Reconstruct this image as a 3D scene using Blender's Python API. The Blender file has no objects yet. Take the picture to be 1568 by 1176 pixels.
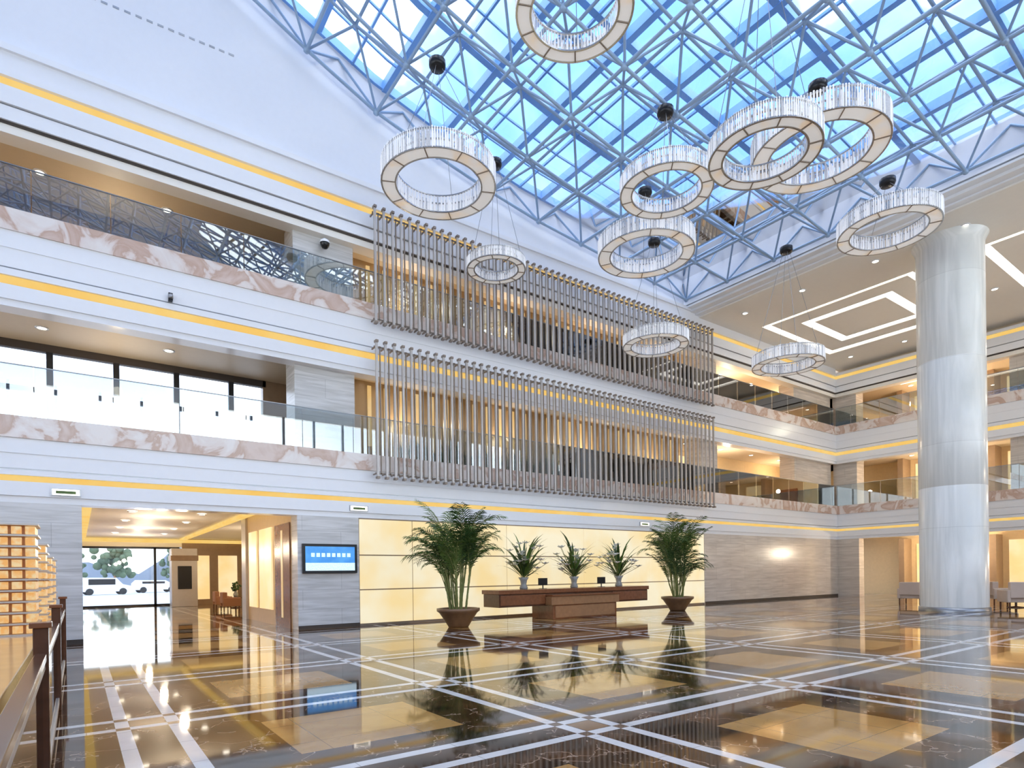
import bpy, bmesh, math, random
from mathutils import Vector, Matrix
random.seed(7)
scene = bpy.context.scene
try:
    scene.view_settings.view_transform = 'Standard'
    scene.view_settings.look = 'None'
except Exception:
    pass

# ------------------------------------------------------------------ materials
MATS = {}
def new_mat(name):
    m = bpy.data.materials.new(name); m.use_nodes = True
    nt = m.node_tree
    b = nt.nodes.get('Principled BSDF')
    MATS[name] = m
    return m, nt, b

def principled(name, col, rough=0.5, metal=0.0, emit=None, es=0.0, var=0.06, vscale=6.0):
    m, nt, b = new_mat(name)
    b.inputs['Roughness'].default_value = rough
    b.inputs['Metallic'].default_value = metal
    tc = nt.nodes.new('ShaderNodeTexCoord')
    n = nt.nodes.new('ShaderNodeTexNoise'); n.inputs['Scale'].default_value = vscale
    nt.links.new(tc.outputs['Object'], n.inputs['Vector'])
    mx = nt.nodes.new('ShaderNodeMix'); mx.data_type = 'RGBA'
    mx.inputs[6].default_value = [c*(1-var) for c in col]+[1]
    mx.inputs[7].default_value = [min(1, c*(1+var)) for c in col]+[1]
    nt.links.new(n.outputs['Fac'], mx.inputs[0])
    nt.links.new(mx.outputs[2], b.inputs['Base Color'])
    if emit:
        b.inputs['Emission Color'].default_value = list(emit)+[1]
        b.inputs['Emission Strength'].default_value = es
    return m

def emission(name, c1, c2, strength, scale=1.5, stretch=(1,1,1), base=.35, rough=.3, pos=(.38, .62), bc=None):
    m, nt, b = new_mat(name)
    b.inputs['Base Color'].default_value = (list(bc) if bc else [c*base for c in c1])+[1]
    b.inputs['Roughness'].default_value = rough
    tc = nt.nodes.new('ShaderNodeTexCoord')
    mp = nt.nodes.new('ShaderNodeMapping'); mp.inputs['Scale'].default_value = stretch
    n = nt.nodes.new('ShaderNodeTexNoise'); n.inputs['Scale'].default_value = scale
    n.inputs['Detail'].default_value = 3
    r = nt.nodes.new('ShaderNodeValToRGB')
    r.color_ramp.elements[0].position = pos[0]; r.color_ramp.elements[0].color = list(c1)+[1]
    r.color_ramp.elements[1].position = pos[1]; r.color_ramp.elements[1].color = list(c2)+[1]
    L = nt.links.new
    L(tc.outputs['Object'], mp.inputs[0]); L(mp.outputs[0], n.inputs['Vector'])
    L(n.outputs['Fac'], r.inputs[0]); L(r.outputs[0], b.inputs['Emission Color'])
    b.inputs['Emission Strength'].default_value = strength
    return m

def glass(name, tint, gl=0.08, rough=0.02, ior=1.5):
    m, nt, b = new_mat(name)
    nt.nodes.remove(b)
    out = nt.nodes.get('Material Output')
    t = nt.nodes.new('ShaderNodeBsdfTransparent'); t.inputs[0].default_value = list(tint)+[1]
    g = nt.nodes.new('ShaderNodeBsdfGlossy'); g.inputs['Roughness'].default_value = rough
    f = nt.nodes.new('ShaderNodeFresnel'); f.inputs[0].default_value = ior
    a = nt.nodes.new('ShaderNodeMath'); a.operation = 'ADD'; a.use_clamp = True; a.inputs[1].default_value = gl
    mx = nt.nodes.new('ShaderNodeMixShader')
    L = nt.links.new
    L(f.outputs[0], a.inputs[0]); L(a.outputs[0], mx.inputs[0]); L(t.outputs[0], mx.inputs[1]); L(g.outputs[0], mx.inputs[2])
    L(mx.outputs[0], out.inputs[0])
    return m

def stone(name, c1, c2, rough=0.25, tile=(2.4, .6), stretch=(.5, 6.0), joint=0.75, vert=False):
    """veined stone slabs for vertical faces: u = x+y, v = z"""
    m, nt, b = new_mat(name)
    N = nt.nodes.new; L = nt.links.new
    tc = N('ShaderNodeTexCoord'); sp = N('ShaderNodeSeparateXYZ'); L(tc.outputs['Object'], sp.inputs[0])
    ad = N('ShaderNodeMath'); ad.operation = 'ADD'; L(sp.outputs[0], ad.inputs[0]); L(sp.outputs[1], ad.inputs[1])
    cb = N('ShaderNodeCombineXYZ'); L(ad.outputs[0], cb.inputs[0]); L(sp.outputs[2], cb.inputs[1])
    mp = N('ShaderNodeMapping'); mp.inputs['Scale'].default_value = (stretch[0], stretch[1], 1); L(cb.outputs[0], mp.inputs[0])
    n = N('ShaderNodeTexNoise'); n.inputs['Scale'].default_value = 1.6; n.inputs['Detail'].default_value = 6; n.inputs['Distortion'].default_value = .6
    L(mp.outputs[0], n.inputs['Vector'])
    r = N('ShaderNodeValToRGB'); r.color_ramp.elements[0].position = .32; r.color_ramp.elements[0].color = list(c1)+[1]
    r.color_ramp.elements[1].position = .68; r.color_ramp.elements[1].color = list(c2)+[1]
    L(n.outputs['Fac'], r.inputs[0])
    br = N('ShaderNodeTexBrick'); br.inputs['Scale'].default_value = 1.0
    br.inputs['Color1'].default_value = (1, 1, 1, 1); br.inputs['Color2'].default_value = (.93, .93, .93, 1)
    br.inputs['Mortar'].default_value = (joint, joint, joint, 1)
    br.inputs['Mortar Size'].default_value = .008
    br.inputs['Brick Width'].default_value = tile[0]; br.inputs['Row Height'].default_value = tile[1]
    L(cb.outputs[0], br.inputs['Vector'])
    mx = N('ShaderNodeMix'); mx.data_type = 'RGBA'; mx.blend_type = 'MULTIPLY'; mx.inputs[0].default_value = 1
    L(r.outputs[0], mx.inputs[6]); L(br.outputs['Color'], mx.inputs[7]); L(mx.outputs[2], b.inputs['Base Color'])
    b.inputs['Roughness'].default_value = rough
    return m

def marble(name, c1, c2, cv, rough=0.15, scale=2.0):
    m, nt, b = new_mat(name)
    N = nt.nodes.new; L = nt.links.new
    tc = N('ShaderNodeTexCoord')
    n = N('ShaderNodeTexNoise'); n.inputs['Scale'].default_value = scale; n.inputs['Detail'].default_value = 8; n.inputs['Distortion'].default_value = 1.5
    L(tc.outputs['Object'], n.inputs['Vector'])
    r = N('ShaderNodeValToRGB'); e = r.color_ramp.elements
    e[0].position = .30; e[0].color = list(c1)+[1]; e[1].position = .62; e[1].color = list(c2)+[1]
    x = e.new(.46); x.color = list(cv)+[1]
    y = e.new(.51); y.color = [.5*(p+q) for p, q in zip(c1, c2)]+[1]
    L(n.outputs['Fac'], r.inputs[0]); L(r.outputs[0], b.inputs['Base Color'])
    b.inputs['Roughness'].default_value = rough
    return m

principled('white_paint', (.84, .86, .91), .45, var=.02)
principled('white_gloss', (.88, .89, .92), .22, var=.015)
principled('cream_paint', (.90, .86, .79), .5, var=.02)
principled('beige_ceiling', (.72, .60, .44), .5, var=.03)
principled('shadow_gap', (.06, .045, .035), .6)
principled('bronze', (.26, .21, .17), .4, .3)
principled('champagne', (.55, .51, .47), .35, .45)
principled('rod_metal', (.50, .47, .45), .35, .35, var=.1)
principled('steel_blue', (.32, .45, .63), .35, .15, var=.12, vscale=.4)
principled('beam_blue', (.20, .42, .85), .4, .0, var=.25, vscale=.5)
principled('dark_wood', (.10, .038, .018), .2, var=.3, vscale=9)
principled('red_wood', (.23, .085, .035), .2, var=.3, vscale=9)
principled('mid_wood', (.36, .18, .08), .3, var=.25, vscale=7)
principled('honey_top', (.80, .46, .17), .15, var=.15, vscale=3)
principled('black_metal', (.02, .02, .022), .3, .4)
principled('grey_metal', (.35, .36, .38), .3, .8)
principled('nickel', (.55, .54, .52), .25, .8)
principled('chair_cream', (.62, .50, .42), .8)
principled('chair_brown', (.34, .16, .08), .7)
principled('leaf', (.095, .165, .03), .45, var=.6, vscale=5)
principled('leaf_dark', (.03, .075, .018), .45, var=.5, vscale=5)
principled('stem', (.20, .22, .06), .5, var=.4)
principled('petal', (.92, .92, .88), .5)
principled('pot_brown', (.20, .105, .05), .3, var=.3)
principled('vase_grey', (.35, .35, .33), .2)
principled('soil', (.03, .02, .012), .9)
principled('asphalt', (.52, .53, .55), .9)
principled('car_white', (.8, .8, .82), .2)
principled('car_dark', (.08, .09, .12), .2)
principled('tire', (.02, .02, .02), .8)
principled('tree_leaf', (.10, .15, .09), .9, var=.4, vscale=1.5)
principled('hill_haze', (.17, .20, .24), .95, var=.2, vscale=.1)
principled('lobby_wall', (.66, .49, .27), .35, var=.08)
principled('amber_panel', (.42, .29, .15), .35, var=.15, vscale=.8)
principled('brown_panel', (.30, .20, .12), .3, var=.15)
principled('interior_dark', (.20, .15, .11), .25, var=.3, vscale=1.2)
principled('carpet', (.30, .22, .15), .8)
emission('gold_cove', (1, .62, .15), (1, .69, .22), .88, 1.0, base=.06, rough=.8)
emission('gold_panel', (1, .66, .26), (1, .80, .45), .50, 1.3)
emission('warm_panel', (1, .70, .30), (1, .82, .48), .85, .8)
emission('white_light', (1, .93, .82), (1, .97, .9), 2.6, .4)
emission('onyx', (1, .77, .38), (1, .91, .67), .86, .55, base=.15)
emission('downlight', (1, .9, .7), (1, .95, .85), 9, 1)
emission('diffuser', (1, .66, .32), (.9, .88, .86), .30, 1.1, pos=(.34, .44), bc=(.84, .83, .83))
emission('screen_blue', (.05, .28, .75), (.10, .40, .85), .9, 3)
emission('screen_text', (.55, .8, 1), (.8, .95, 1), 1.0, 30)
emission('lamp_gold', (1, .50, .14), (1, .82, .48), .62, 14)
principled('crystal', (.94, .94, .95), .12, 0, emit=(1, .97, .96), es=.16, var=.1, vscale=25)
principled('crystal_b', (.66, .66, .68), .15, 0, var=.3, vscale=25)
glass('roof_glass', (.97, .985, 1), 0.0, .02, 1.2)
glass('rail_glass', (.85, .91, .92), .22, .01, 1.5)
glass('clear_panel', (.86, .93, .92), .04, .01, 1.5)
glass('window_glass', (.95, .98, 1), .02)
stone('grey_stone', (.56, .55, .53), (.78, .77, .76), .25)
stone('beige_stone', (.57, .50, .43), (.75, .68, .60), .22)
stone('column_stone', (.76, .78, .76), (.93, .94, .92), .22, tile=(400, 3.1), stretch=(5, .25), joint=.8)
marble('band_marble', (.72, .58, .51), (.84, .78, .74), (.58, .40, .31), .18, 1.0)

# --- patterned marble floor
def floor_material():
    m, nt, b = new_mat('lobby_marble_floor')
    N = nt.nodes.new; L = nt.links.new
    def mth(op, a, c=None, d=None):
        n = N('ShaderNodeMath'); n.operation = op
        for i, v in enumerate((a, c, d)):
            if v is None: continue
            if isinstance(v, (int, float)): n.inputs[i].default_value = v
            else: L(v, n.inputs[i])
        return n.outputs[0]
    def mix(f, a, c, mode='MIX'):
        n = N('ShaderNodeMix'); n.data_type = 'RGBA'; n.blend_type = mode
        if isinstance(f, (int, float)): n.inputs[0].default_value = f
        else: L(f, n.inputs[0])
        for s, v in ((6, a), (7, c)):
            if isinstance(v, tuple): n.inputs[s].default_value = v+(1,)
            else: L(v, n.inputs[s])
        return n.outputs[2]
    tc = N('ShaderNodeTexCoord'); P = tc.outputs['Object']
    sp = N('ShaderNodeSeparateXYZ'); L(P, sp.inputs[0])
    X0, PX, Y0, PY = .62, 3.72, 4.70, 3.2
    def dist(o, o0, p):
        a = mth('SUBTRACT', o, o0-p/2)
        a = mth('FLOORED_MODULO', a, p)
        return mth('ABSOLUTE', mth('SUBTRACT', a, p/2))
    dx = dist(sp.outputs[0], X0, PX); dy = dist(sp.outputs[1], Y0, PY)
    def band(d, c, w): return mth('LESS_THAN', mth('ABSOLUTE', mth('SUBTRACT', d, c)), w)
    sx = band(dx, .24, .065); sy = band(dy, .24, .065)
    white = mth('MAXIMUM', sx, sy); cross = mth('MULTIPLY', sx, sy)
    gold = mth('MULTIPLY', mth('GREATER_THAN', dx, PX/2-.85), mth('GREATER_THAN', dy, PY/2-.75))
    cx = mth('MULTIPLY', mth('LESS_THAN', dx, .16), mth('LESS_THAN', dy, .16))
    n1 = N('ShaderNodeTexNoise'); n1.inputs['Scale'].default_value = 1.4; n1.inputs['Detail'].default_value = 8; n1.inputs['Distortion'].default_value = 1.0
    L(P, n1.inputs['Vector'])
    r1 = N('ShaderNodeValToRGB'); e = r1.color_ramp.elements
    e[0].position = .35; e[0].color = (.014, .009, .006, 1); e[1].position = .78; e[1].color = (.14, .058, .02, 1)
    L(n1.outputs['Fac'], r1.inputs[0])
    n2 = N('ShaderNodeTexNoise'); n2.inputs['Scale'].default_value = 3.5; n2.inputs['Detail'].default_value = 5
    L(P, n2.inputs['Vector'])
    vadd = N('ShaderNodeMix'); vadd.data_type = 'VECTOR'; vadd.inputs[0].default_value = .35
    L(P, vadd.inputs[4]); L(n2.outputs['Color'], vadd.inputs[5])
    vo = N('ShaderNodeTexVoronoi'); vo.feature = 'DISTANCE_TO_EDGE'; vo.inputs['Scale'].default_value = 3.4
    L(vadd.outputs[1], vo.inputs['Vector'])
    vein = mth('MULTIPLY', mth('LESS_THAN', vo.outputs['Distance'], .014), mth('GREATER_THAN', n1.outputs['Fac'], .5))
    dark = mix(mth('MULTIPLY', vein, .6), r1.outputs[0], (.50, .38, .28))
    goldc = mix(n1.outputs['Fac'], (.30, .145, .035), (.62, .35, .12))
    goldc = mix(mth('MULTIPLY', vein, .3), goldc, (.30, .17, .06))
    whitec = mix(n1.outputs['Fac'], (.60, .57, .53), (.86, .83, .80))
    c = mix(gold, dark, goldc); c = mix(white, c, whitec); c = mix(cross, c, (.16, .09, .05)); c = mix(cx, c, (.30, .17, .08))
    jx = mth('LESS_THAN', dist(sp.outputs[0], X0+.37, PX/4), .004); jy = mth('LESS_THAN', dist(sp.outputs[1], Y0+.4, PY/4), .004)
    c = mix(mth('MULTIPLY', mth('MAXIMUM', jx, jy), .5), c, (.02, .015, .01))
    L(c, b.inputs['Base Color'])
    b.inputs['Roughness'].default_value = .045
    b.inputs['IOR'].default_value = 1.7
    b.inputs['Specular Tint'].default_value = (1, .87, .70, 1)
    return m
floor_material()

# ------------------------------------------------------------------ mesh builder
class MB:
    def __init__(s): s.v = []; s.f = []; s.m = []; s.mats = []; s.sm = []
    def mi(s, mat):
        if mat not in s.mats: s.mats.append(mat)
        return s.mats.index(mat)
    def add(s, verts, faces, mat, smooth=False):
        o = len(s.v); s.v += [tuple(v) for v in verts]; k = s.mi(mat)
        for f in faces:
            s.f.append([i+o for i in f]); s.m.append(k); s.sm.append(smooth)
    def box(s, x0, x1, y0, y1, z0, z1, mat):
        v = [(x0, y0, z0), (x1, y0, z0), (x1, y1, z0), (x0, y1, z0), (x0, y0, z1), (x1, y0, z1), (x1, y1, z1), (x0, y1, z1)]
        s.add(v, [(0, 3, 2, 1), (4, 5, 6, 7), (0, 1, 5, 4), (1, 2, 6, 5), (2, 3, 7, 6), (3, 0, 4, 7)], mat)
    def tube(s, p0, p1, r, mat, n=6, r2=None, caps=False):
        p0 = Vector(p0); p1 = Vector(p1); d = p1-p0
        if d.length < 1e-6: return
        q = d.to_track_quat('Z', 'Y'); r2 = r if r2 is None else r2
        vs = []
        for p, rr in ((p0, r), (p1, r2)):
            for i in range(n):
                a = 2*math.pi*i/n
                vs.append(p+q @ Vector((rr*math.cos(a), rr*math.sin(a), 0)))
        fs = [(i, (i+1) % n, n+(i+1) % n, n+i) for i in range(n)]
        s.add(vs, fs, mat, True)
        if caps: s.add(vs, [tuple(range(n))[::-1], tuple(range(n, 2*n))], mat)
    def lathe(s, c, prof, mat, n=32, smooth=True):
        vs = []
        for r, z in prof:
            for i in range(n):
                a = 2*math.pi*i/n
                vs.append((c[0]+r*math.cos(a), c[1]+r*math.sin(a), c[2]+z))
        fs = []
        for j in range(len(prof)-1):
            for i in range(n):
                fs.append((j*n+i, j*n+(i+1) % n, (j+1)*n+(i+1) % n, (j+1)*n+i))
        s.add(vs, fs, mat, smooth)
    def ball(s, c, r, mat, n=8):
        prof = [(max(.0001, r*math.sin(math.pi*k/(n//2+1))), -r*math.cos(math.pi*k/(n//2+1))) for k in range(n//2+2)]
        s.lathe(c, prof, mat, n)
    def build(s, name, parent=None, bevel=0):
        me = bpy.data.meshes.new(name)
        me.from_pydata(s.v, [], s.f)
        for m in s.mats: me.materials.append(MATS[m])
        me.polygons.foreach_set('material_index', s.m)
        me.polygons.foreach_set('use_smooth', s.sm)
        me.update()
        ob = bpy.data.objects.new(name, me); scene.collection.objects.link(ob)
        if parent: ob.parent = parent
        if bevel:
            md = ob.modifiers.new('bevel', 'BEVEL'); md.width = bevel; md.segments = 3; md.limit_method = 'ANGLE'
        return ob
def empty(name, loc=(0, 0, 0)):
    e = bpy.data.objects.new(name, None); e.location = loc; scene.collection.objects.link(e); return e

D = 18.5      # back wall plane
XR = 38.0     # right wall plane
XL = -12.0; YF = -8.0
XO = 23.6     # skylight opening edge

RP = [(-14, 22.4), (-6, 21), (0, 19.6), (3.8, 18.3), (5.1, 17.6), (8, 16.4), (10.9, 15.7), (14, 15.15), (23.6, 14.3), (30, 13.8)]
def fz(x):
    for (a, za), (b_, zb) in zip(RP, RP[1:]):
        if x <= b_: return za+(zb-za)*(x-a)/(b_-a)
    return RP[-1][1]
GH = 1.2

# ------------------------------------------------------------------ floor
b = MB(); b.box(XL, 46, YF, 42, -.2, 0, 'lobby_marble_floor'); b.build('floor')

# ------------------------------------------------------------------ balcony bands : A along X, B along Y
def bandA(b, x0, x1, out, depth, z0, z1, mat): b.box(x0, x1, D-out, D-out+depth, z0, z1, mat)
def bandB(b, y0, y1, out, depth, z0, z1, mat): b.box(XR-out, XR-out+depth, y0, y1, z0, z1, mat)
profile = [  # out, depth, z0, z1, mat
    (0.00, .50, 3.46, 3.62, 'white_gloss'), (.05, .55, 3.62, 3.96, 'white_gloss'),
    (.03, .3, 3.96, 4.10, 'gold_cove'), (.10, .6, 4.10, 4.22, 'white_gloss'), (.06, .56, 4.22, 4.26, 'grey_metal'),
    (.08, .58, 4.26, 4.62, 'white_gloss'), (.10, .6, 4.62, 4.98, 'white_gloss'), (.14, .6, 4.98, 5.50, 'band_marble'),
    (0.00, .50, 8.10, 8.26, 'white_gloss'), (.05, .55, 8.26, 8.60, 'white_gloss'),
    (.03, .3, 8.60, 8.80, 'gold_cove'), (.10, .6, 8.80, 8.96, 'white_gloss'), (.06, .56, 8.96, 9.0, 'grey_metal'),
    (.08, .58, 9.0, 9.45, 'white_gloss'), (.10, .6, 9.45, 9.86, 'white_gloss'), (.14, .6, 9.86, 10.38, 'band_marble'),
    (0.00, .50, 12.20, 12.40, 'cream_paint'), (.03, .5, 12.40, 12.47, 'shadow_gap'), (.08, .58, 12.47, 12.8, 'white_gloss'),
    (.05, .5, 12.8, 12.84, 'grey_metal'), (.12, .6, 12.84, 13.26, 'white_gloss'),
    (.06, .3, 13.26, 13.46, 'gold_cove'), (.16, .6, 13.46, 13.62, 'white_gloss'), (.12, .6, 13.62, 14.05, 'white_gloss'), (.2, .6, 14.05, 14.2, 'white_gloss'),
]
wb = MB(); wr = MB()
for out, dep, z0, z1, mat in profile:
    bandA(wb, XL, XR-out, out, dep, z0, z1, mat)
    if z1 <= 13.9: bandB(wr, YF, D-out, out, dep, z0, z1, mat)
xs = [XL, -9, -6, -3, 0, 2, 3.8, 5.1, 6.5, 8, 9.5, 10.9, 14, 18, XO+.4]
for a, c in zip(xs, xs[1:]):
    za, zc = fz(a)+GH+.15, fz(c)+GH+.15
    vs = [(a, D, 14.2), (c, D, 14.2), (c, D, zc), (a, D, za), (a, D+.4, 14.2), (c, D+.4, 14.2), (c, D+.4, zc), (a, D+.4, za)]
    wb.add(vs, [(0, 1, 2, 3), (7, 6, 5, 4), (3, 2, 6, 7), (0, 4, 5, 1)], 'white_paint')
for i in range(22):
    x = -1.6+i*.25
    wb.box(x, x+.14, D-.012, D, 16.2+i*.012, 16.25+i*.012, 'grey_metal')
wb.box(XL, .11, D, D+.5, 0, 3.46, 'grey_stone')
wb.box(5.38, 7.30, D-.02, D+.6, 0, 3.46, 'grey_stone')
wb.box(7.30, 24.95, D+.10, D+.6, 0, 3.46, 'cream_paint')
wb.box(24.95, XR, D, D+.6, 0, 3.46, 'beige_stone')
for z0, z1 in ((5.5, 8.1), (10.38, 12.2)):
    for x0, x1 in ((5.45, 7.35), (25.1, 26.5), (33.8, XR)):
        wb.box(x0, x1, D+.3, D+1.2, z0, z1+.3, 'grey_stone' if x0 < 20 else 'beige_stone')
wb.build('wall_back')
t = MB()
for x0, x1 in ((XL, .11), (5.38, 7.3), (24.95, XR)):
    t.box(x0, x1, D-.045, D-.02, 0, .12, 'shadow_gap')
t.build('baseboard_back')

# backlit onyx feature wall
o = MB()
cols = [7.32, 9.2, 13.1, 17.0, 20.95, 24.93]; rows = [.06, 1.16, 2.27, 3.44]
o.box(7.3, 24.95, D+.04, D+.1, 0, 3.46, 'bronze')
for a, c in zip(cols, cols[1:]):
    for e, g in zip(rows, rows[1:]):
        o.box(a+.02, c-.02, D, D+.04, e+.02, g-.02, 'onyx')
o.build('wall_backlit_onyx')

# galleries (slabs, ceilings, back walls) behind wall A
g = MB()
g.box(XL, XR+8, D+.5, 22.5, 4.0, 5.2, 'cream_paint')
g.box(XL, XR+8, D+.5, 22.5, 5.2, 5.25, 'carpet')
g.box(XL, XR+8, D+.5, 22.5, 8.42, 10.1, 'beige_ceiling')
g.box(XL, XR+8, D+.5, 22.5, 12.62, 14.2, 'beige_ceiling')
for z in (8.42, 12.62):
    for y in (19.3, 19.6):
        g.box(XL, XR, y, y+.07, z-.012, z, 'shadow_gap')
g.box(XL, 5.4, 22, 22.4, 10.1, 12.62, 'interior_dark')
g.box(7.3, XR+8, 22, 22.4, 5.2, 12.62, 'lobby_wall')
g.box(7.35, 7.5, D+1.2, 22, 5.2, 12.62, 'brown_panel')
for z0, z1 in ((5.25, 8.42), (10.1, 12.62)):
    g.box(7.4, 25.1, 20.1, 20.3, z0, z1, 'amber_panel')
    x = 7.7
    while x < 25:
        g.box(x, x+.13, 20.05, 20.1, z0+.9, z1-.15, 'gold_panel'); x += .62
    for x in (28.5, 31.2): g.box(x, x+1.2, 21.93, 22, z0, z0+2.3, 'red_wood')
    g.box(27, 28, 21.95, 22, z0+.4, z1-.3, 'warm_panel')
for x in range(-10, 5, 3): g.box(x, x+1.4, 21.95, 22, 10.38, 12.3, 'brown_panel')
g.box(XL, XL+.3, D, 22.5, 0, 14, 'cream_paint')
g.build('wall_gallery_back')

# level-2 gallery windows
w = MB()
w.box(XL, 5.4, 22, 22.2, 8.2, 8.42, 'shadow_gap'); w.box(XL, 5.4, 22, 22.2, 5.2, 5.45, 'shadow_gap')
x = XL
while x < 5.4:
    w.box(x, x+.16, 21.98, 22.12, 5.4, 8.2, 'black_metal'); x += 1.62
w.box(XL, 5.4, 21.98, 22.1, 7.0, 7.14, 'black_metal')
w.box(XL, 5.4, 22.05, 22.07, 5.4, 8.2, 'window_glass')
w.box(5.3, 7.3, 22, 22.3, 5.2, 12.6, 'brown_panel')
w.build('window_1')

# made-up planting, stands in for dark furniture shapes behind the lower rod screen
rnd = random.Random(21); pl = MB()
pl.box(9.0, 18.6, 19.05, 19.35, 5.26, 5.6, 'dark_wood')
for i in range(900):
    x = rnd.uniform(9.05, 18.55); hgt = .28+.5*abs(math.sin(x*2.1))*rnd.random()+.25*rnd.random()
    p0 = Vector((x, rnd.uniform(19.1, 19.3), 5.58)); az = rnd.uniform(0, 6.28)
    p1 = p0+Vector((math.cos(az)*.10, math.sin(az)*.05, hgt*.6)); p2 = p0+Vector((math.cos(az)*.24, math.sin(az)*.10, hgt))
    sd = Vector((-math.sin(az), math.cos(az), 0))*.03
    pl.add([p0-sd*.3, p0+sd*.3, p1+sd, p1-sd, p2], [(0, 1, 2, 3), (3, 2, 4)], 'leaf_dark')
pl.build('gallery_dark_shapes')

# glass balustrades
r = MB()
for z0, z1 in ((5.5, 6.75), (10.38, 11.5)):
    x = XL; x1 = 37.9
    while x < x1:
        e = min(x+1.6, x1)
        r.box(x+.01, e-.01, D+.06, D+.075, z0, z1, 'rail_glass'); x += 1.6
    r.box(XL, 38, D+.045, D+.09, z1, z1+.02, 'grey_metal')
r.build('glass_balustrade')
r = MB()
for z0, z1 in ((5.5, 6.75), (10.38, 11.5)):
    y = YF
    while y < D-.1:
        e = min(y+1.6, D)
        r.box(XR+.06, XR+.075, y+.01, e-.01, z0, z1, 'rail_glass'); y += 1.6
    r.box(XR+.045, XR+.09, YF, D, z1, z1+.02, 'grey_metal')
r.build('glass_balustrade')

# ------------------------------------------------------------------ right wall B
gy = [(17.2, 18.5), (12.9, 14.0), (8.2, 9.4), (3, 4.2), (-8, -2)]
for y0, y1 in gy: wr.box(XR, XR+.6, y0, y1, 0, 3.46, 'beige_stone')
for z0, z1 in ((5.5, 8.1), (10.38, 12.2)):
    for y0, y1 in ((17.4, 18.8), (8.9, 10.0), (0, 1.2)):
        wr.box(XR+.3, XR+1.2, y0, y1, z0, z1+.3, 'beige_stone')
wr.build('wall_right')
g = MB()
g.box(XR+.5, XR+4.5, YF, 22.5, 4.0, 5.2, 'cream_paint')
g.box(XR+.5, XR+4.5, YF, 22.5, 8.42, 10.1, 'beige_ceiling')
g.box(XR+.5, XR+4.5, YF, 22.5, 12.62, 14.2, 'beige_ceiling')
g.box(XR+4.5, XR+4.8, YF, 22.5, 0, 14.2, 'lobby_wall')
for z0, z1 in ((0, 3.46), (5.25, 8.42), (10.1, 12.62)):
    y = -6
    while y < 17:
        g.box(XR+4.42, XR+4.5, y, y+1.3, z0, z0+2.3, 'red_wood')
        g.box(XR+4.44, XR+4.5, y+1.8, y+3.4, z0+.3, z1-.3, 'warm_panel')
        g.box(XR+3.4, XR+4.5, y+3.7, y+4.0, z0, z1, 'brown_panel')
        y += 4.6
for y in (15.2, 10.5, 5.5): g.box(XR+1.5, XR+3.2, y, y+1.2, 3.98, 4.0, 'white_light')
for z in (8.41, 12.61):
    for y in (14.0, 6.5): g.box(XR+1.6, XR+2.0, y-2, y+1.6, z-.02, z, 'white_light')
g.build('wall_gallery_right')

# other enclosing walls, unseen; curtain glazing added behind and left to admit daylight
e = MB(); e.box(XL-.4, XL, YF, D, 0, 3.6, 'white_paint'); e.box(XL-.4, XL, YF, D, 13.5, 24.5, 'white_paint')
for z in (3.46, 8.1): e.box(XL-.2, XL+.15, YF, D, z, z+1.2, 'white_gloss')
y = YF
while y < D: e.box(XL-.2, XL, y, y+.15, 3.6, 13.5, 'grey_metal'); y += 2.2
e.box(XL-.11, XL-.09, YF, D, 3.6, 13.5, 'window_glass')
e.build('wall_left')
e = MB(); e.box(XL, XR+4.8, YF-.4, YF, 0, 3.6, 'cream_paint'); e.box(XL, XR+4.8, YF-.4, YF, 13.2, 14.0, 'cream_paint')
for a, c in zip(xs, xs[1:]):
    e.add([(a, YF, 14), (c, YF, 14), (c, YF, fz(c)+GH+.1), (a, YF, fz(a)+GH+.1)], [(0, 1, 2, 3)], 'white_paint')
for z in (3.46, 8.1): e.box(XL, XR, YF-.2, YF+.15, z, z+1.2, 'white_gloss')
x = XL
while x < XR+4: e.box(x, x+.15, YF-.2, YF, 3.6, 13.2, 'grey_metal'); x += 2.2
e.box(XL, XR+4.8, YF-.11, YF-.09, 3.6, 13.2, 'window_glass')
e.build('wall_front')

# ------------------------------------------------------------------ soffit ceiling with trays
c = MB()
SZ = 13.9
c.box(XO, XO+.5, YF, D, 14.25, fz(XO)+GH+.1, 'white_paint')
c.box(XO+.1, XO+.6, YF, D, 14.2, 14.25, 'grey_metal')
c.box(XO+.02, XO+.7, YF, D, 14.12, 14.2, 'white_gloss')
c.box(XO+.35, XO+1.0, YF, D, 14.02, 14.12, 'white_gloss')
c.box(XO+.7, XO+1.3, YF, D, 13.96, 14.02, 'white_gloss')
def tray(b, X0, X1, Y0, Y1, outer):
    ox0, ox1, oy0, oy1 = outer
    b.box(ox0, X0, oy0, oy1, SZ, SZ+.15, 'cream_paint'); b.box(X1, ox1, oy0, oy1, SZ, SZ+.15, 'cream_paint')
    b.box(X0, X1, oy0, Y0, SZ, SZ+.15, 'cream_paint'); b.box(X0, X1, Y1, oy1, SZ, SZ+.15, 'cream_paint')
    def frame(x0, x1, y0, y1, w_, z0, z1, mat):
        b.box(x0, x0+w_, y0, y1, z0, z1, mat); b.box(x1-w_, x1, y0, y1, z0, z1, mat)
        b.box(x0+w_, x1-w_, y0, y0+w_, z0, z1, mat); b.box(x0+w_, x1-w_, y1-w_, y1, z0, z1, mat)
    frame(X0, X1, Y0, Y1, .32, SZ+.10, SZ+.14, 'white_light')
    frame(X0+.32, X1-.32, Y0+.32, Y1-.32, 1.0, SZ+.05, SZ+.2, 'cream_paint')
    frame(X0+1.32, X1-1.32, Y0+1.32, Y1-1.32, .45, SZ+.12, SZ+.2, 'white_light')
    b.box(X0+1.77, X1-1.77, Y0+1.77, Y1-1.77, SZ+.06, SZ+.3, 'cream_paint')
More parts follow.
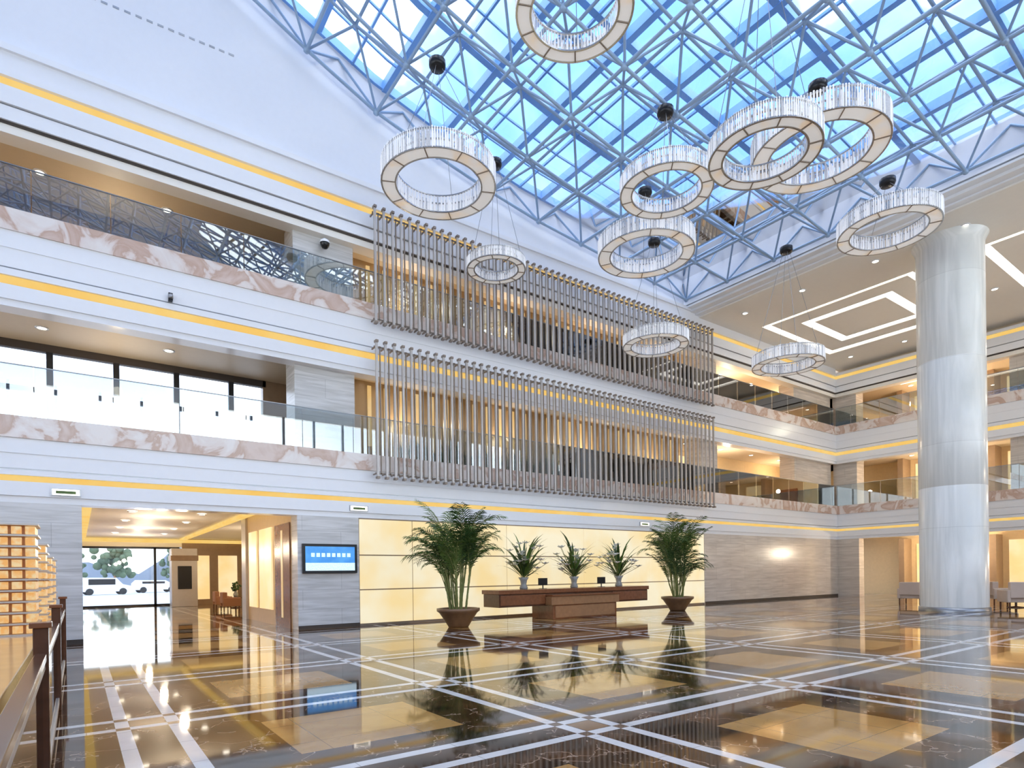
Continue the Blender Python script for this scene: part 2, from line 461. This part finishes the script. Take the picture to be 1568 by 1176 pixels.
tray(c, 28.2, 35.0, 10.5, 17.3, (XO+1.0, XR+.6, 9.4, D))
tray(c, 28.2, 35.0, 1.2, 8.3, (XO+1.0, XR+.6, -.5, 9.4))
c.box(XO+1.0, XR+.6, YF, -.5, SZ, SZ+.15, 'cream_paint')
c.build('ceiling')
dl = MB()
pts = []
for y in (2, 5, 8.0, 11, 14, 16.8):
    for x in (26.0, 36.4): pts.append((x, y, SZ))
for y in (9.1, 9.8): pts += [(30, y, SZ), (33, y, SZ)]
for x in range(-10, 37, 3):
    if not 4 < x < 7.6: pts += [(x+.3, 20.6 if x < 7 or x > 25 else 19.6, 8.42), (x+.3, 20.6 if x < 7 or x > 25 else 19.6, 12.62)]
for y in range(-6, 18, 3): pts += [(XR+2.8, y+.4, 8.42), (XR+2.8, y+.4, 12.62)]
for y in (21, 25, 29, 33, 37): pts += [(1.6, y, 3.98), (3.8, y, 3.98)]
for x, y, z in pts:
    dl.lathe((x, y, z), [(.16, 0), (.16, -.02), (.11, -.025)], 'white_gloss', 14)
    dl.lathe((x, y, z), [(.11, -.015), (.001, -.015)], 'downlight', 14)
dl.build('recessed_downlights')

# ------------------------------------------------------------------ skylight: space frame + glazing
tr = MB()
S = 2.2
nx = int((XO-.25-XL)/S)+1; ny = int((D-.35-YF)/S)+1
bx = [XO-.25-i*S for i in range(nx)]; by = [D-.35-j*S for j in range(ny+1)]
bn = [[Vector((x, y, fz(x)+.05)) for y in by] for x in bx]
tn = [[Vector((x-S/2, y-S/2, fz(x-S/2)+GH-.2)) for y in by] for x in bx]
for i in range(len(bx)):
    for j in range(len(by)):
        p = bn[i][j]
        tr.ball(p, .11, 'steel_blue')
        if i+1 < len(bx): tr.tube(p, bn[i+1][j], .055, 'steel_blue')
        if j+1 < len(by): tr.tube(p, bn[i][j+1], .055, 'steel_blue')
        q = tn[i][j]
        tr.ball(q, .09, 'steel_blue')
        if i+1 < len(bx): tr.tube(q, tn[i+1][j], .05, 'steel_blue')
        if j+1 < len(by): tr.tube(q, tn[i][j+1], .05, 'steel_blue')
        for a in (0, 1):
            for b2 in (0, 1):
                if i+a < len(bx) and j+b2 < len(by): tr.tube(q, bn[i+a][j+b2], .04, 'steel_blue')
for i in range(len(bx)):
    p = bn[i][0]
    tr.tube(p, (p.x-S/2, D, fz(p.x-S/2)+GH-.2), .04, 'steel_blue'); tr.tube(p, (min(p.x+S/2, XO), D, fz(min(p.x+S/2, XO))+GH-.2), .04, 'steel_blue')
for j in range(len(by)):
    p = bn[0][j]
    tr.tube(p, (XO, p.y-S/2, fz(XO)+GH-.2), .04, 'steel_blue'); tr.tube(p, (XO, min(D, p.y+S/2), fz(XO)+GH-.2), .04, 'steel_blue')
tr.build('roof_space_frame')

gl = MB()
step = 1.1
X = XO+.2; k = 0
while X > XL-.1:
    Xn = max(X-step, XL-.2)
    gl.add([(Xn, YF, fz(Xn)+GH), (X, YF, fz(X)+GH), (X, D, fz(X)+GH), (Xn, D, fz(Xn)+GH)], [(0, 1, 2, 3)], 'roof_glass')
    wd = .035 if k % 2 else .10
    hh = .08 if k % 2 else .30
    z = fz(X)+GH
    gl.box(X-wd, X+wd, YF, D, z+.01, z+.01+hh, 'beam_blue')
    if Xn <= XL-.19: break
    X = Xn; k += 1
y = D; k = 0
while y > YF:
    wd = .03 if k % 3 else .10; hh = .06 if k % 3 else .30
    for a, cc in zip(xs, xs[1:]):
        za, zc = fz(a)+GH+.02, fz(cc)+GH+.02
        vs = [(a, y-wd, za), (cc, y-wd, zc), (cc, y+wd, zc), (a, y+wd, za), (a, y-wd, za+hh), (cc, y-wd, zc+hh), (cc, y+wd, zc+hh), (a, y+wd, za+hh)]
        gl.add(vs, [(0, 3, 2, 1), (4, 5, 6, 7), (0, 1, 5, 4), (2, 3, 7, 6)], 'beam_blue')
    y -= step; k += 1
gl.build('window_skylight')

# ------------------------------------------------------------------ rod screens
def rods(zb, zt):
    s = MB(); n = 58; x0, x1 = 7.75, 25.0; sp_ = (x1-x0)/(n-1)
    for i in range(n):
        x = x0+sp_*i
        s.box(x-.034, x+.034, D-.60, D-.53, zb, zt, 'rod_metal')
        s.box(x-.02, x+.02, D-.53, D-.21, zt-.15, zt-.11, 'bronze')
        s.box(x-.02, x+.02, D-.53, D-.21, zb+.11, zb+.15, 'bronze')
        s.box(x-.045, x+.045, D-.64, D-.48, zt-.02, zt+.05, 'bronze')
        s.box(x-.045, x+.045, D-.64, D-.48, zb-.05, zb+.02, 'bronze')
        if i < n-1: s.box(x+sp_/2-.018, x+sp_/2+.018, D-.50, D-.46, zb+.1, zt-.1, 'bronze')  # rear rods added, shadow tone put into their bronze colour
    for z in (zb+.13, zt-.13):
        s.box(x0-.05, x1+.05, D-.50, D-.46, z-.02, z+.02, 'bronze')
    s.build('metal_rod_screen')
rods(9.62, 13.25); rods(4.72, 9.0)

# ------------------------------------------------------------------ column
c = MB()
cx_, cy_ = 26.85, 8.77
c.lathe((cx_, cy_, 0), [(1.12, 0), (1.12, .14), (1.07, .16)], 'grey_metal', 64)
c.lathe((cx_, cy_, 0), [(1.07, .14), (1.07, 4.6), (1.062, 4.61), (1.062, 4.63), (1.07, 4.64), (1.07, 9.3), (1.062, 9.31), (1.062, 9.33), (1.07, 9.34), (1.07, 13.6), (1.12, 13.75), (1.2, 13.9)], 'column_stone', 64)
c.build('round_column')

# ------------------------------------------------------------------ ring chandeliers
def chandelier(x, y, z, d):
    R = d/2; h = .15*d; Ri = R*.76
    e = empty('ring_chandelier', (x, y, z))
    b = MB()
    b.lathe((0, 0, -h/2), [(R*.985, .02), (R*.985, 0), (Ri*1.02, 0), (Ri*1.02, .02)], 'diffuser', 64, False)
    for zz in (-h/2-.015, h/2):
        for rr in (R, Ri):
            b.lathe((0, 0, zz), [(rr-.022, 0), (rr+.022, 0), (rr+.022, .03), (rr-.022, .03), (rr-.022, 0)], 'nickel', 64, False)
    for i in range(10):
        a = 2*math.pi*i/10+.2
        dd = Vector((math.cos(a), math.sin(a), 0))
        b.tube(dd*Ri+Vector((0, 0, -h/2-.01)), dd*R+Vector((0, 0, -h/2-.01)), .018, 'bronze', 5)
        b.tube(dd*R+Vector((0, 0, -h/2)), dd*R+Vector((0, 0, h/2)), .014, 'nickel', 5)
    b.build('frame', e)
    k = MB(); n = 150
    for i in range(n):
        a = 2*math.pi*i/n
        for rr, hh in ((R+.015, h*(.5+.07*random.random())), (Ri-.01, h*.48), ((R*.75+Ri*.25), h*.5), ((R+Ri)/2, h*.52)):
            if rr < R and i % 2: continue
            ca, sa = math.cos(a), math.sin(a); w_ = .3*2*math.pi*R/n
            zt = hh*(1.15 if rr > R else 1); zb = -hh*(.92)
            p = Vector((ca*rr, sa*rr, 0)); tv = Vector((-sa, ca, 0))*w_; nv = Vector((ca, sa, 0))*w_*.8
            vs = []
            for zz in (zb, zt):
                vs += [p-tv+Vector((0, 0, zz)), p+nv+Vector((0, 0, zz)), p+tv+Vector((0, 0, zz)), p-nv+Vector((0, 0, zz))]
            k.add(vs, [(0, 1, 5, 4), (1, 2, 6, 5), (2, 3, 7, 6), (3, 0, 4, 7), (0, 3, 2, 1), (4, 5, 6, 7)], 'crystal' if random.random() < .7 else 'crystal_b')
    k.build('crystals', e)
    s = MB(); top = fz(x)+.02-z
    for i in range(4):
        a = math.pi/4+i*math.pi/2
        s.tube((math.cos(a)*(R-.1), math.sin(a)*(R-.1), h/2), (math.cos(a)*.12, math.sin(a)*.12, top-.25), .008, 'grey_metal', 4)
    s.lathe((0, 0, top-.3), [(.001, 0), (.2, 0), (.24, .08), (.24, .22), (.1, .3), (.001, .3)], 'black_metal', 16)
    s.build('canopy_and_cables', e)
for a in [(8.14, 8.93, 12.9, 2.3), (8.48, 15.09, 12.9, 3.2), (12.28, 7.42, 10.83, 2.3), (16.56, 8.41, 13.2, 3.4), (14.05, 11.57, 12.86, 2.62),
          (16.17, 14.24, 12.87, 3.25), (21.75, 8.8, 12.9, 2.95), (11.57, 16.75, 12.0, 1.95), (18.6, 15.95, 10.7, 2.5), (22.8, 12.9, 9.86, 2.6)]:
    chandelier(*a)

# ------------------------------------------------------------------ palms
def palm(x, y, H, seed):
    rnd = random.Random(seed)
    e = empty('potted_palm', (x, y, 0))
    p = MB()
    p.lathe((0, 0, 0), [(.001, 0), (.30, 0), (.33, .05), (.42, .2), (.58, .44), (.66, .50), (.66, .58), (.60, .58), (.57, .5), (.001, .5)], 'pot_brown', 32)
    p.lathe((0, 0, 0), [(.58, .51), (.001, .53)], 'soil', 24)
    p.build('pot', e)
    f = MB()
    def frond(p0, az, el, L, droop, mat):
        pos = Vector(p0); n = 24; st = L/n; prev = pos.copy()
        side = Vector((-math.sin(az), math.cos(az), 0))
        for i in range(n):
            s_ = i/n
            ang = el-droop*s_**1.8
            d = Vector((math.cos(az)*math.cos(ang), math.sin(az)*math.cos(ang), math.sin(ang)))
            pos = prev+d*st
            f.tube(prev, pos, .012*(1-s_)+.003, 'stem', 4)
            if i > 3:
                ll = .46*math.sin(math.pi*min(1, (s_-.1)/.92))**.6*(L/1.7)+.05
                for sg in (-1, 1):
                    ld = (side*sg*.75+d*.7+Vector((0, 0, .2-.3*rnd.random()))).normalized()
                    mid = pos+ld*ll*.5; tip = pos+ld*ll+Vector((0, 0, -ll*.3))
                    wv = d*.018
                    f.add([pos-wv*.4, pos+wv*.4, mid+wv, mid-wv, tip], [(0, 1, 2, 3), (3, 2, 4)], mat)
            prev = pos
    ns = 16
    for i in range(ns):
        a = rnd.uniform(0, 6.28); r0 = rnd.uniform(.03, .3)
        base = Vector((r0*math.cos(a), r0*math.sin(a), .5))
        hh = rnd.uniform(.5, H-1.8)
        lean = rnd.uniform(.05, .3)
        top = base+Vector((math.cos(a)*lean, math.sin(a)*lean, hh))
        q = base
        for k in range(6):
            q2 = base.lerp(top, (k+1)/6)
            f.tube(q, q2, .03, 'stem', 6, .024); q = q2
        for k in range(5):
            az = a+rnd.uniform(-2.2, 2.2)
            frond(top, az, rnd.uniform(1.1, 1.5), rnd.uniform(1.2, 1.8), rnd.uniform(.6, 2.1), rnd.choice(['leaf', 'leaf', 'leaf_dark']))
    f.build('fronds', e)
palm(9.46, 15.98, 3.8, 3); palm(20.15, 16.3, 3.8, 11)

# ------------------------------------------------------------------ reception desk
d = MB()
d.box(11.3, 18.6, 16.45, 17.5, .92, 1.06, 'red_wood')
d.box(11.34, 18.56, 16.50, 17.45, .48, .92, 'dark_wood')
d.box(11.38, 13.3, 16.47, 16.50, .54, .88, 'red_wood'); d.box(16.6, 18.5, 16.47, 16.50, .54, .88, 'red_wood')
d.box(13.4, 16.5, 16.2, 17.4, 0, .5, 'red_wood')
d.box(13.3, 16.6, 16.15, 16.5, .5, .8, 'mid_wood')
d.box(13.3, 16.6, 16.1, 16.55, .8, .86, 'red_wood')
d.box(13.5, 16.4, 16.18, 16.22, .05, .46, 'mid_wood')
d.build('reception_desk', bevel=.012)
def desk_screen(x, y):
    m = MB()
    m.box(-.12, .12, -.08, .08, 0, .015, 'black_metal'); m.box(-.02, .02, -.01, .01, 0, .15, 'black_metal')
    m.box(-.2, .2, -.02, .02, .12, .38, 'black_metal'); m.box(-.18, .18, .02, .025, .14, .36, 'screen_blue')
    o_ = m.build('computer_monitor'); o_.location = (x, y, 1.06)
for x in (13.6, 16.5): desk_screen(x, 17.0)
def flowers(x, y, seed):
    rnd = random.Random(seed)
    e = empty('flower_arrangement', (x, y, 1.06))
    v = MB(); v.lathe((0, 0, 0), [(.001, 0), (.13, 0), (.15, .05), (.10, .18), (.12, .3), (.19, .42), (.17, .42), (.10, .3), (.001, .28)], 'vase_grey', 24)
    v.build('vase', e)
    f = MB()
    for i in range(56):
        az = rnd.uniform(0, 6.28); el = rnd.uniform(.45, 1.5); L = rnd.uniform(.5, 1.75)*(.42+.58*math.sin(el)); w_ = rnd.uniform(.03, .06)
        prev = Vector((0, 0, .38)); sd = Vector((-math.sin(az), math.cos(az), 0))
        n = 6; pl = None
        for k in range(n+1):
            s_ = k/n; a2 = el-.8*s_**2
            q = prev+Vector((math.cos(az)*math.cos(a2), math.sin(az)*math.cos(a2), math.sin(a2)))*(L/n)
            ww = w_*math.sin(math.pi*(s_*.9+.08))
            cur = (q-sd*ww, q+sd*ww)
            if pl: f.add([pl[0], pl[1], cur[1], cur[0]], [(0, 1, 2, 3)], 'leaf' if i % 3 else 'leaf_dark')
            pl = cur; prev = q
    for i in range(26):
        az = rnd.uniform(0, 6.28); el = rnd.uniform(.4, 1.5); L = rnd.uniform(.45, 1.25)
        c_ = Vector((math.cos(az)*math.cos(el)*L, math.sin(az)*math.cos(el)*L, .4+math.sin(el)*L))
        f.tube((0, 0, .35), c_, .008, 'stem', 4)
        for k in range(6):
            a2 = k*math.pi/3; o1 = Vector((math.cos(a2), math.sin(a2), .5))*.17
            s1 = Vector((-math.sin(a2), math.cos(a2), 0))*.065
            f.add([c_, c_+o1*.5+s1, c_+o1, c_+o1*.5-s1], [(0, 1, 2, 3)], 'petal')
    f.build('flowers', e)
flowers(12.7, 16.95, 1); flowers(15.05, 16.95, 2); flowers(17.4, 16.95, 5)

# ------------------------------------------------------------------ wall TV
tv = MB()
tv.box(5.5, 7.2, D-.12, D-.03, 1.70, 2.60, 'black_metal')
tv.box(5.58, 7.12, D-.128, D-.12, 1.78, 2.52, 'screen_blue')
tv.box(5.58, 7.12, D-.132, D-.128, 1.78, 2.02, 'screen_text')
for i in range(8): tv.box(5.75+i*.16, 5.86+i*.16, D-.132, D-.128, 2.2, 2.32, 'screen_text')
tv.build('wall_television', bevel=.006)

def dome_cam(x, y, z):
    c = MB(); c.box(-.05, .05, -.02, .22, .02, .1, 'grey_metal')
    c.lathe((0, -.05, -.1), [(.001, -.14), (.08, -.11), (.13, -.03), (.14, .04)], 'black_metal', 20)
    c.lathe((0, -.05, -.1), [(.15, .04), (.15, .1), (.08, .16), (.001, .17)], 'white_gloss', 20)
    o = c.build('security_camera'); o.location = (x, y, z)
dome_cam(6.35, D+.08, 12.0)
s = MB(); s.box(-.05, .05, -.12, 0, 0, .2, 'black_metal'); s.lathe((0, -.12, .1), [(.001, -.05), (.06, -.05), (.06, .05), (.001, .05)], 'grey_metal', 12)
o = s.build('wall_speaker'); o.location = (2.1, D-.1, 9.0)  # small speaker on the wall, not a light source
for x in (-.2, 7.3, 20.6):
    s = MB(); s.box(-.3, .3, -.04, 0, 0, .18, 'grey_metal'); s.box(-.27, .27, -.05, -.04, .02, .16, 'white_light'); s.box(-.2, .2, -.055, -.05, .05, .12, 'leaf')
    o = s.build('exit_sign'); o.location = (x, D-.05, 3.66)

# ------------------------------------------------------------------ entrance corridor
c = MB()
c.box(-.2, .11, D+.5, 42, 0, 4.0, 'lobby_wall')
c.box(5.38, 5.7, D+.6, 25.6, 0, 4.0, 'lobby_wall')
c.box(5.34, 5.38, 19.2, 20.9, .0, 3.3, 'red_wood')
c.box(5.33, 5.38, 19.95, 20.15, .3, 3.1, 'gold_panel')
c.box(5.33, 5.38, 21.3, 23.0, .5, 3.3, 'warm_panel')
c.box(5.33, 5.38, 23.4, 24.6, .5, 3.3, 'warm_panel')
c.box(5.3, 5.75, 25.0, 25.7, 0, 4.0, 'champagne')
c.box(5.7, 9.5, 25.2, 25.6, 0, 4, 'lobby_wall')
c.box(9.2, 9.5, 25.6, 42, 0, 4, 'lobby_wall')
c.box(9.15, 9.2, 27, 40, .6, 3.2, 'warm_panel')
c.box(5.2, 9.5, 41.6, 42, 0, 4, 'brown_panel')
for x in (5.6, 7.2): c.box(x, x+1.1, 41.55, 41.6, .3, 3.0, 'warm_panel')
c.box(-.2, 9.5, 22.5, 42, 4.0, 4.2, 'cream_paint')
c.box(.15, .4, 19.5, 41, 3.86, 3.96, 'gold_cove'); c.box(5.0, 5.25, 19.5, 41, 3.86, 3.96, 'gold_cove')
c.box(.11, 9.2, 41.3, 41.5, 3.75, 3.95, 'gold_cove')
c.box(.11, 5.2, 41.6, 42, 3.5, 4.0, 'cream_paint')
c.build('wall_entrance_corridor')
dr = MB()
for x in (.12, 3.72, 4.95): dr.box(x, x+.13, 41.7, 41.85, 0, 3.5, 'black_metal')
dr.box(.12, 5.08, 41.7, 41.85, 3.38, 3.5, 'black_metal'); dr.box(.12, 5.08, 41.7, 41.85, 0, .1, 'black_metal')
dr.box(.25, 4.95, 41.76, 41.78, .1, 3.38, 'window_glass')
dr.build('door_entrance')
k = MB()
k.box(4.3, 5.6, 38.6, 39.6, 0, 3.3, 'champagne'); k.box(4.25, 5.65, 38.55, 39.65, 2.6, 2.9, 'brown_panel'); k.box(4.6, 5.3, 38.54, 38.6, 1.0, 2.3, 'black_metal')
k.build('information_kiosk', bevel=.02)

# ------------------------------------------------------------------ armchairs
def armchair(x, y, rot, mat, sc=1.0):
    a = MB()
    a.box(-.36, .36, -.36, .34, .26, .46, mat); a.box(-.36, .36, .22, .42, .40, .92, mat)
    a.box(-.44, -.33, -.36, .40, .26, .66, mat); a.box(.33, .44, -.36, .40, .26, .66, mat)
    for sx in (-.38, .34):
        for sy in (-.32, .34): a.box(sx, sx+.05, sy, sy+.05, 0, .28, 'dark_wood')
    o = a.build('armchair', bevel=.045); o.location = (x, y, 0); o.rotation_euler = (0, 0, rot); o.scale = (sc, sc, sc)
armchair(28.6, 7.3, 2.2, 'chair_cream', 1.15); armchair(29.6, 6.5, 2.8, 'chair_cream', 1.15); armchair(31.6, 8.6, .6, 'chair_cream', 1.1); armchair(30.2, 11.4, 1.6, 'chair_cream', 1.1); armchair(31.8, 6.9, -1.5, 'chair_brown', 1.1)
armchair(5.9, 31, 1.57, 'chair_brown'); armchair(6.0, 33.5, 1.57, 'chair_brown'); armchair(7.4, 32.2, -1.2, 'chair_brown'); armchair(7.6, 30.2, -1.6, 'chair_brown')
def table(x, y):
    a = MB(); a.lathe((0, 0, 0), [(.001, 0), (.26, 0), (.26, .03), (.04, .06), (.04, .5), (.4, .52), (.42, .54), (.42, .57), (.001, .57)], 'dark_wood', 28)
    o = a.build('side_table'); o.location = (x, y, 0)
table(30.3, 7.8); table(6.8, 34.5)
v = MB(); v.lathe((0, 0, 0), [(.001, 0), (.09, 0), (.13, .15), (.06, .3), (.08, .34)], 'vase_grey', 16)
for i in range(40):
    a = random.uniform(0, 6.28); rr = random.uniform(.05, .28); z = random.uniform(.35, .8)
    v.tube((0, 0, .3), (rr*math.cos(a), rr*math.sin(a), z), .006, 'stem', 4); v.ball((rr*math.cos(a), rr*math.sin(a), z), .05, 'leaf_dark', 6)
o = v.build('table_plant'); o.location = (6.8, 34.5, .57)

# ------------------------------------------------------------------ left foreground counter, rail and lattice lamps
r = MB()
for y in (1.2, 5.5, 9.3, 13.6):
    r.box(-.26, -.17, y-.06, y+.06, 0, 1.26, 'dark_wood'); r.box(-.28, -.15, y-.08, y+.08, 1.26, 1.30, 'red_wood')
r.box(-.25, -.18, 1.2, 13.6, 1.03, 1.08, 'dark_wood')
r.box(-.24, -.19, 1.2, 13.6, .96, 1.0, 'champagne')
r.box(-.24, -.19, 1.2, 13.6, .08, .16, 'champagne')
r.box(-.222, -.208, 1.3, 13.5, .16, .96, 'rail_glass')
r.build('glass_railing', bevel=.006)
c = MB()
c.box(-2.2, -.42, 1.2, 16.4, 0, .86, 'grey_stone'); c.box(-2.3, -.35, 1.1, 16.5, .86, .95, 'honey_top')
c.box(-.418, -.40, 2.4, 16.2, .2, .75, 'warm_panel')
c.build('display_counter', bevel=.01)
def lattice(x, y, w, H):
    l = MB(); n = 5; m = int(H/.13)
    for k in range(m):
        z = k*.13
        for i in range(n):
            for j in range(n):
                if 0 < i < n-1 and 0 < j < n-1: continue
                cx, cy = -w/2+(i+.5)*w/n, -w/2+(j+.5)*w/n; q = w/n*.36
                l.box(cx-q, cx+q, cy-q, cy+q, z+.03, z+.115, 'lamp_gold')
        l.box(-w/2-.01, w/2+.01, -w/2-.01, w/2+.01, z, z+.02, 'champagne')
    l.box(-w/2+.12, w/2-.12, -w/2+.12, w/2-.12, 0, m*.13, 'mid_wood')
    l.box(-w/2-.01, w/2+.01, -w/2-.01, w/2+.01, m*.13, m*.13+.02, 'champagne')
    o = l.build('lattice_lamp'); o.location = (x, y, .95)
lattice(-.70, 9.4, .64, 1.30); lattice(-.66, 11.6, .6, 1.20); lattice(-.65, 13.6, .6, 1.12); lattice(-.64, 15.4, .6, 1.05)

# ------------------------------------------------------------------ exterior
g = MB(); g.box(-90, 90, 42, 160, -.3, -.04, 'asphalt'); g.build('street_ground')
def tree(x, y, h, s):
    rnd = random.Random(s); t_ = MB(); t_.tube((0, 0, 0), (0, 0, h*.5), .22, 'mid_wood', 8, .14)
    for i in range(60):
        a = rnd.uniform(0, 6.28); r_ = rnd.uniform(0, h*.4); t_.ball((r_*math.cos(a), r_*math.sin(a), h*rnd.uniform(.32, .95)), h*rnd.uniform(.05, .10), 'tree_leaf', 8)
    o = t_.build('tree'); o.location = (x, y, -.04)
for i, (x, y) in enumerate([(-7, 120), (-1, 124), (5, 118), (9.5, 70), (14, 120), (-14, 128), (20, 132)]): tree(x, y, 5+i % 3, i)
def car(x, y, rot, mat, hh, name):
    v = MB()
    prof = [(-2.3, .35), (2.3, .35), (2.35, .9), (1.5, 1.1), (.9, hh), (-1.9, hh+.05), (-2.3, 1.1)]
    n = len(prof)
    v.add([(a, -.85, z) for a, z in prof]+[(a, .85, z) for a, z in prof], [tuple(range(n)), tuple(range(2*n-1, n-1, -1))]+[(i, i+n, (i+1) % n+n, (i+1) % n) for i in range(n)], mat)
    v.box(-1.6, .8, -.87, -.85, 1.08, hh-.12, 'black_metal')
    for x_ in (-1.5, 1.5):
        for y_ in (-.9, .7): v.tube((x_, y_, .35), (x_, y_+.2, .35), .35, 'tire', 16, caps=True)
    o = v.build(name); o.location = (x, y, -.04); o.rotation_euler = (0, 0, rot)
car(2.4, 78, .15, 'car_white', 1.8, 'parked_van'); car(-2, 90, .1, 'car_dark', 1.45, 'parked_car'); car(7.6, 84, .2, 'car_white', 1.45, 'parked_car')
hl = MB()
n = 40
prof = [(-90+i*4.6, 7+4*math.sin(i*.55)+2.5*math.sin(i*1.3+1)) for i in range(n)]
for (a, za), (c_, zc) in zip(prof, prof[1:]): hl.add([(a, 150, -.1), (c_, 150, -.1), (c_, 158, zc), (a, 158, za)], [(0, 1, 2, 3)], 'hill_haze')
hl.build('distant_hills')
bd = MB(); bd.box(-60, -20, 110, 125, 0, 16, 'grey_stone'); bd.box(25, 70, 115, 130, 0, 20, 'grey_stone')
for i in range(12):
    for k in range(4): bd.box(-58+i*3.2, -56+i*3.2, 109.9, 110, 2+k*3.5, 4+k*3.5, 'steel_blue')
bd.build('distant_building')

# ------------------------------------------------------------------ lights
def point(name, loc, e, col=(1, .83, .62), r=.12):
    l = bpy.data.lights.new(name, 'POINT'); l.energy = e; l.color = col; l.shadow_soft_size = r
    o = bpy.data.objects.new(name, l); o.location = loc; scene.collection.objects.link(o)
for x in (-9, -4, 1):
    point('gallery_lamp', (x, 20.6, 7.0), 50); point('gallery_lamp', (x, 20.6, 11.3), 40)
for x in (9.5, 14, 18.5, 23):
    point('gallery_lamp', (x, 19.5, 7.0), 45); point('gallery_lamp', (x, 19.5, 11.3), 45)
for x in (29.5, 36):
    point('gallery_lamp', (x, 20.3, 7.2), 180); point('gallery_lamp', (x, 20.3, 11.4), 180)
for y in (13.5, 5.5, -2):
    for z in (2.8, 7.2, 11.4): point('gallery_lamp', (XR+2.3, y, z), 400 if z < 3 else 280)
for y in (21.5, 27, 33, 38.5): point('corridor_lamp', (2.7, y, 2.9), 100)
point('corridor_lamp', (7.4, 31, 3.0), 110)

# ------------------------------------------------------------------ world sky
wd = bpy.data.worlds.new('sky'); scene.world = wd; wd.use_nodes = True
nt = wd.node_tree; N = nt.nodes.new; L = nt.links.new
bg = nt.nodes['Background']
tc = N('ShaderNodeTexCoord')
n = N('ShaderNodeTexNoise'); n.inputs['Scale'].default_value = 3.2; n.inputs['Detail'].default_value = 5; n.inputs['Distortion'].default_value = .4
L(tc.outputs['Generated'], n.inputs['Vector'])
rp = N('ShaderNodeValToRGB'); e = rp.color_ramp.elements
e[0].position = .36; e[0].color = (.085, .19, .44, 1); e[1].position = .60; e[1].color = (1, 1, 1, 1)
x_ = e.new(.47); x_.color = (.155, .25, .46, 1)
L(n.outputs['Fac'], rp.inputs[0])
sp = N('ShaderNodeSeparateXYZ'); L(tc.outputs['Generated'], sp.inputs[0])
mr = N('ShaderNodeMapRange'); mr.inputs[1].default_value = .12; mr.inputs[2].default_value = .4; L(sp.outputs[2], mr.inputs[0])
mx = N('ShaderNodeMix'); mx.data_type = 'RGBA'; mx.inputs[6].default_value = (.82, .85, .88, 1)
L(mr.outputs[0], mx.inputs[0]); L(rp.outputs[0], mx.inputs[7]); L(mx.outputs[2], bg.inputs[0])
bg.inputs[1].default_value = 5.2

# ------------------------------------------------------------------ camera
cam = bpy.data.cameras.new('camera'); co = bpy.data.objects.new('camera', cam); scene.collection.objects.link(co)
cam.sensor_width = 36; cam.lens = 925/1568*36; cam.shift_y = 291/1568; cam.clip_end = 400; cam.clip_start = .05
yaw = math.radians(35.75); phi = .0133
F = Vector((math.sin(yaw), math.cos(yaw), 0)); R = Vector((math.cos(yaw), -math.sin(yaw), 0)); U = Vector((0, 0, 1))
R2 = R*math.cos(phi)-U*math.sin(phi); U2 = U*math.cos(phi)+R*math.sin(phi)
M = Matrix((R2, U2, -F)).transposed().to_4x4(); M.translation = Vector((0, 0, 1.6))
co.matrix_world = M
scene.camera = co
